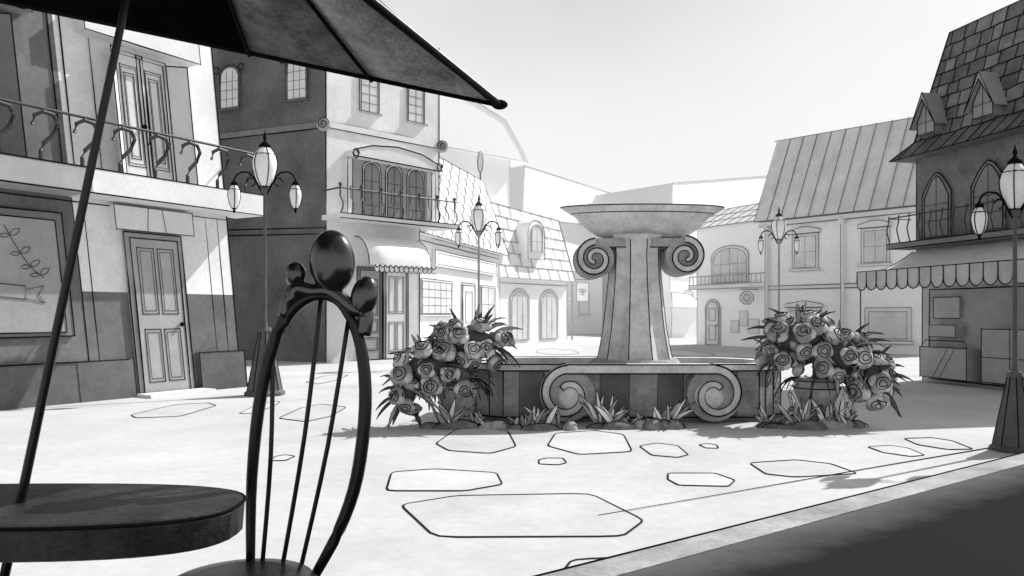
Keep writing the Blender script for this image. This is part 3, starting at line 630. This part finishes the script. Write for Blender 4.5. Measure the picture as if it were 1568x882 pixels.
def bush(x,y,blobs,pot,seed):
    rng=random.Random(seed); o=Obj('potted_rose_bush',(x,y,0)); pts=[]
    for (bx_,by_,bz_,rx,ry,rz,nr) in blobs:
        C=V((bx_,by_,bz_))
        o.p('foliage_core',LEAF_D,True).ell(C,rx*.7,ry*.7,rz*.7,12,8)
        tr_=0;made=0
        while made<nr and tr_<600:
            tr_+=1
            d=V((rng.gauss(0,1),rng.gauss(-.5,1),rng.gauss(.25,.9))).normalized()
            q_=C+V((d.x*rx,d.y*ry,d.z*rz))
            R=rng.uniform(.075,.125)
            if all((q_-w_).length>R*1.45 for w_ in pts):
                pts.append(q_); made+=1; rose(o,q_,(d+V((rng.uniform(-.4,.4),-.3,.15+rng.uniform(-.3,.4)))),R,rng)
        for k_ in range(int(nr*2.8)):
            d=V((rng.gauss(0,1),rng.gauss(-.1,.8),rng.gauss(.3,.8))).normalized()
            q_=C+V((d.x*rx*.75,d.y*ry*.75,d.z*rz*.75)); leafo(o,q_,d,rng.uniform(.18,.36),rng.uniform(.012,.024),rng.uniform(.3,1.3),LEAF_L if rng.random()<.55 else LEAF_D)
    o.p('pot',STONE,True).lathe((pot[0],pot[1],0),[(.16,0),(.2,.03),(.14,.1),(.2,.28),(.25,.4),(.22,.44),(.27,.48),(.22,.5)],18)
    for rr,z in ((.2,.03),(.14,.1),(.25,.4),(.27,.48)): o.p('pot_lines',INK).tube([(pot[0]+rr*math.cos(t),pot[1]+rr*math.sin(t),z) for t in [q_*math.pi/9 for q_ in range(18)]],.006,4,True)
    o.p('stems',LEAF_D).tube([(pot[0],pot[1],.4),(pot[0],pot[1],.8)],.05,6)
    for k_ in range(22):   # leaves spilling over the pot
        a=rng.uniform(0,6.28); leafo(o,(pot[0]+.2*math.cos(a),pot[1]+.2*math.sin(a),.5),(math.cos(a),math.sin(a),.5),rng.uniform(.2,.36),.018,2.4,LEAF_L if rng.random()<.5 else LEAF_D)
    o.done()
bush(-.6,8.55,[(-.45,8.6,.86,.42,.3,.24,18),(-.88,8.45,.62,.33,.26,.24,12),(-1.12,8.4,.36,.16,.16,.2,6),(-.6,8.45,.55,.24,.2,.2,5)],(-.6,8.6),11)
bush(3.3,8.6,[(3.1,8.6,.92,.38,.28,.24,16),(3.5,8.55,.74,.32,.28,.26,13),(3.80,8.45,.50,.20,.2,.26,9),(2.9,8.55,.72,.24,.2,.18,6)],(3.3,8.62),23)
gr=Obj('grass_tufts',(1.3,8.5,0)); rng=random.Random(3)
for (x,y,n_,h) in ((-.7,8.32,16,.36),(-.35,8.35,8,.22),(.1,8.38,10,.2),(.3,8.3,12,.3),(.5,8.3,7,.18),(1.0,8.38,16,.38),(1.2,8.4,6,.18),(1.6,8.38,14,.36),(1.45,8.36,7,.2),(2.75,8.42,9,.24),(3.05,8.3,16,.36),(3.35,8.32,14,.34),(3.55,8.4,10,.24)):
    for k_ in range(n_):
        d=V((rng.uniform(-1,1)*.9,rng.uniform(-.6,.3),1)); leafo(gr,(x+rng.uniform(-.1,.1),y+rng.uniform(-.06,.1),.01),d,h*rng.uniform(.55,1.1),rng.uniform(.014,.028),rng.uniform(.1,.6),GRASS_L if rng.random()<.5 else LEAF_L,lw=.0035)
rng=random.Random(9)
for (x,y,w_,h,m_) in ((-.85,8.4,.2,.08,SOIL),(-.55,8.33,.28,.1,SOIL),(-.2,8.36,.2,.11,LEAF_L),(.0,8.3,.12,.08,SOIL),(.3,8.25,.26,.07,SOIL),(.55,8.28,.1,.09,LEAF_L),(1.05,8.33,.26,.08,SOIL),(1.38,8.36,.13,.12,LEAF_L),(1.52,8.3,.14,.13,SOIL),(1.72,8.34,.13,.1,SOIL),(2.8,8.36,.2,.07,SOIL),(3.1,8.3,.24,.1,SOIL),(3.4,8.36,.22,.12,LEAF_L),(3.62,8.42,.14,.08,SOIL)):
    for k_ in range(4):
        dx_=rng.uniform(-.6,.6)*w_; s_=rng.uniform(.45,.8)
        gr.p('mound_'+m_.name,m_,True).ell((x+dx_,y+rng.uniform(-.05,.05),.0),w_*s_,.1*s_+.03,h*s_*1.25,12,7)
        gr.p('mound_lines',INK).tube([(x+dx_+w_*s_*math.cos(t),y-.03,h*s_*1.25*math.sin(t)) for t in [q_*math.pi/8 for q_ in range(9)]],.0045,4)
gr.done()

# ================================================================= CAFE UMBRELLA, TABLE, CHAIR
um=Obj('patio_umbrella',(-1.17,1.9,0))
um.p('pole',LACQ,True).tube([(-1.33,1.9,.02),(-1.17,1.9,.76),(-.93,1.9,1.9),(-.82,1.9,2.46)],[.012,.011,.009,.008],10)
um.p('foot',LACQ,True).lathe((-1.33,1.9,0),[(.22,0),(.22,.04),(.05,.09),(.03,.2)],20)
T=V((-.045,2.9,1.96));Lc=V((-1.80,2.70,2.275));Bc=V((-2.0,.75,2.3));R=V((-.75,.8,2.0)); Ap=V((-.83,1.9,2.45))
def lerp(a,b_,t): return a.lerp(b_,t)
def panel(a,b_,m_,name,sag=.04,off=0):
    vs=[];fs=[];N=8;M=8
    for i in range(N+1):
        for j in range(M+1):
            s_=i/N; h=lerp(a,b_,j/M); q_=lerp(h,Ap,s_); q_=q_+V((0,0,-sag*math.sin(math.pi*s_)*math.sin(math.pi*j/M)-sag*.6*math.sin(math.pi*s_)+off)); vs.append(q_)
    for i in range(N):
        for j in range(M): fs.append((i*(M+1)+j,i*(M+1)+j+1,(i+1)*(M+1)+j+1,(i+1)*(M+1)+j))
    um.p(name,m_,True).add(vs,fs)
M1=lerp(T,Lc,.26);M2=lerp(T,Lc,.5)
panel(T,M1,mat('umbrella_canvas_pale',.26,.5,9,.9,.1,.4,.4),'canopy_panel_front'); panel(M1,M2,CANV,'canopy_panel_mid'); panel(M2,Lc,CANV_B,'canopy_panel_black'); panel(Lc,Bc,CANV_B,'canopy_panel_black'); panel(Bc,R,CANV_B,'canopy_panel_black'); panel(R,T,CANV,'canopy_panel_right')
rb=um.p('ribs',INK,True)
for c in (T,M1,M2,Lc,Bc,R):
    rb.tube([lerp(c,Ap,t)+V((0,0,-.024*math.sin(math.pi*t)-.012)) for t in [x/8 for x in range(9)]],.007,6)
for a,c in ((T,Lc),(Lc,Bc),(Bc,R),(R,T)): rb.tube([a,lerp(a,c,.5),c],.011,8)
rb.ell(T+V((0,0,0)),.03,.02,.018)
hm=um.p('hem_piping',CANV_L,True)
hm.tube([lerp(T,Lc,t)+V((0,-.006,.022)) for t in (.02,.15,.3,.36)],[.005,.006,.004,.001],6); hm.tube([lerp(T,R,t)+V((-.006,-.01,.012)) for t in (.02,.3,.6,.9)],.006,6)
um.done()

ta=Obj('cafe_table',(-1.17,1.9,0))
def rr_outline(cx,cy,rx,ry,n=48,e=.75): return [(cx+rx*math.copysign(abs(math.cos(t))**e,math.cos(t)),cy+ry*math.copysign(abs(math.sin(t))**e,math.sin(t))) for t in [2*math.pi*i/n for i in range(n)]]
def stack(p,levels,cx,cy):
    n=48;vs=[];fs=[]
    for rx,ry,z in levels: vs+=[(x,y,z) for x,y in rr_outline(cx,cy,rx,ry)]
    for i in range(len(levels)-1):
        for j in range(n): fs.append((i*n+j,i*n+(j+1)%n,(i+1)*n+(j+1)%n,(i+1)*n+j))
    fs+=[tuple(range(n))[::-1],tuple((len(levels)-1)*n+j for j in range(n))]; p.add(vs,fs)
stack(ta.p('table_top',TABLE),[(.5,.2,.668),(.515,.215,.674),(.52,.22,.735),(.515,.215,.748),(.505,.205,.75)],-1.17,1.9)
ta.p('table_rim_line',INK).tube([(x,y,.744) for x,y in rr_outline(-1.17,1.9,.52,.22)],.004,5,True)
ta.p('pedestal',LACQ,True).lathe((-1.34,1.9,0),[(.24,0),(.24,.03),(.06,.07),(.04,.3),(.05,.6),(.09,.665)],20)
ta.done()

ch=Obj('garden_chair',(-.62,2.1,0)); fr=ch.p('back_hoop',LACQ,True)
def smooth(pts,k_=4):
    out=[];n=len(pts)
    for i in range(n-1):
        p0=V(pts[max(i-1,0)]);p1=V(pts[i]);p2=V(pts[i+1]);p3=V(pts[min(i+2,n-1)])
        for j in range(k_):
            t=j/k_; out.append(.5*((2*p1)+(-p0+p2)*t+(2*p0-5*p1+4*p2-p3)*t*t+(-p0+3*p1-3*p2+p3)*t**3))
    out.append(V(pts[-1])); return out
Yc=2.2
hoop=smooth([(x,Yc,z) for x,z in ((-.722,.50),(-.718,.75),(-.692,.984),(-.645,1.15),(-.588,1.228),(-.521,1.25),(-.463,1.215),(-.418,1.11),(-.405,.948),(-.428,.749),(-.476,.605),(-.545,.475))])
nh=len(hoop); fr.tube(hoop,[.0125+.006*abs(math.sin(3.1*i/nh*2))for i in range(nh)],10)
sp=ch.p('spindles',LACQ,True)
for a,b_ in (((-.527,1.245),(-.636,.49)),((-.452,1.18),(-.585,.49)),((-.66,1.115),(-.69,.50))):
    m_=((a[0]+b_[0])/2+.012,(a[1]+b_[1])/2); sp.tube(smooth([(a[0],Yc,a[1]),(m_[0],Yc-.01,m_[1]),(b_[0],Yc,b_[1])]),.0065,8)
orn=ch.p('ornament',mat('ornament_lacquer',.012,.3,4,.2,1.0),True)
def tilt(a): return (V((math.cos(a),0,math.sin(a))),V((0,1,0)),V((-math.sin(a),0,math.cos(a))))
orn.ell((-.497,Yc,1.343),.064,.05,.088,24,16,tilt(.05)); orn.ell((-.598,Yc,1.308),.03,.028,.036,18,12); orn.ell((-.408,Yc,1.246),.038,.03,.058,18,12,tilt(-.2))
orn.tube(smooth([(-.63,Yc,1.19),(-.6,Yc,1.265),(-.55,Yc,1.262),(-.5,Yc,1.26),(-.44,Yc,1.215),(-.405,Yc,1.2),(-.41,Yc,1.14)]),.021,10)
stt=ch.p('seat',LACQ,True); stt.lathe((-.70,2.06,0),[(.05,.455),(.17,.46),(.19,.475),(.195,.495),(.18,.512),(.12,.522),(.01,.526)],32)
for i in range(4):
    a=math.pi/4+i*math.pi/2; ch.p('legs',LACQ,True).tube([(-.70+.15*math.cos(a),2.06+.13*math.sin(a),.47),(-.70+.18*math.cos(a),2.06+.16*math.sin(a),.2),(-.70+.23*math.cos(a),2.06+.2*math.sin(a),0)],.011,8)
ch.done()

# ================================================================= LIGHT, SKY, CAMERA
el=math.radians(44); h_=V((.83,.56,0)).normalized(); Ld=V((h_.x*math.cos(el),h_.y*math.cos(el),math.sin(el)))
sun=bpy.data.lights.new('sun','SUN'); sun.energy=5.0; sun.angle=math.radians(.5); sun.color=(1,.99,.975)
so=bpy.data.objects.new('sun',sun); so.rotation_euler=(-Ld).to_track_quat('-Z','Y').to_euler(); so.location=(10,0,20); COL.objects.link(so)
W=bpy.data.worlds.new('World'); S.world=W; W.use_nodes=True; nt=W.node_tree; bg=nt.nodes['Background']
N_=nt.nodes.new; LK=nt.links.new
sk=N_('ShaderNodeTexSky'); sk.sky_type='NISHITA'; sk.sun_disc=False; sk.sun_elevation=el; sk.sun_rotation=math.atan2(h_.x,h_.y); sk.dust_density=3; sk.air_density=1.2
bw=N_('ShaderNodeRGBToBW'); LK(sk.outputs[0],bw.inputs[0])
tc=N_('ShaderNodeTexCoord'); sx=N_('ShaderNodeSeparateXYZ'); LK(tc.outputs['Generated'],sx.inputs[0])
mp=N_('ShaderNodeMapping'); mp.inputs['Scale'].default_value=(1,1,2.4); LK(tc.outputs['Generated'],mp.inputs[0])
nz=N_('ShaderNodeTexNoise'); nz.inputs['Scale'].default_value=1.6; nz.inputs['Detail'].default_value=5; nz.inputs['Roughness'].default_value=.45; LK(mp.outputs[0],nz.inputs['Vector'])
ad=N_('ShaderNodeMath'); ad.operation='MULTIPLY_ADD'; LK(nz.outputs['Fac'],ad.inputs[0]); ad.inputs[1].default_value=-.6; ad.inputs[2].default_value=.34
a2=N_('ShaderNodeMath'); a2.operation='ADD'; LK(ad.outputs[0],a2.inputs[0]); LK(sx.outputs['Z'],a2.inputs[1])
cr=N_('ShaderNodeValToRGB'); LK(a2.outputs[0],cr.inputs[0])
e=cr.color_ramp.elements; e[0].position=.0; e[0].color=(1,1,1,1); e[1].position=1; e[1].color=(.0,.0,.0,1)
for p_,v_ in ((.2,.84),(.36,.55),(.52,.08)):
    x_=cr.color_ramp.elements.new(p_); x_.color=(v_,v_,v_,1)
mx=N_('ShaderNodeMix'); mx.data_type='FLOAT'; LK(cr.outputs[0],mx.inputs[0]); LK(bw.outputs[0],mx.inputs[2]); mx.inputs[3].default_value=8.4
LK(mx.outputs[0],bg.inputs['Color']); bg.inputs['Strength'].default_value=.115
cam=bpy.data.cameras.new('camera'); co=bpy.data.objects.new('camera',cam); COL.objects.link(co); co.location=(0,0,1.2); co.rotation_euler=(math.radians(90),0,0)
cam.lens=36*1220/1568; cam.sensor_width=36; cam.shift_y=39/1568; cam.clip_end=1000; cam.clip_start=.05
S.camera=co
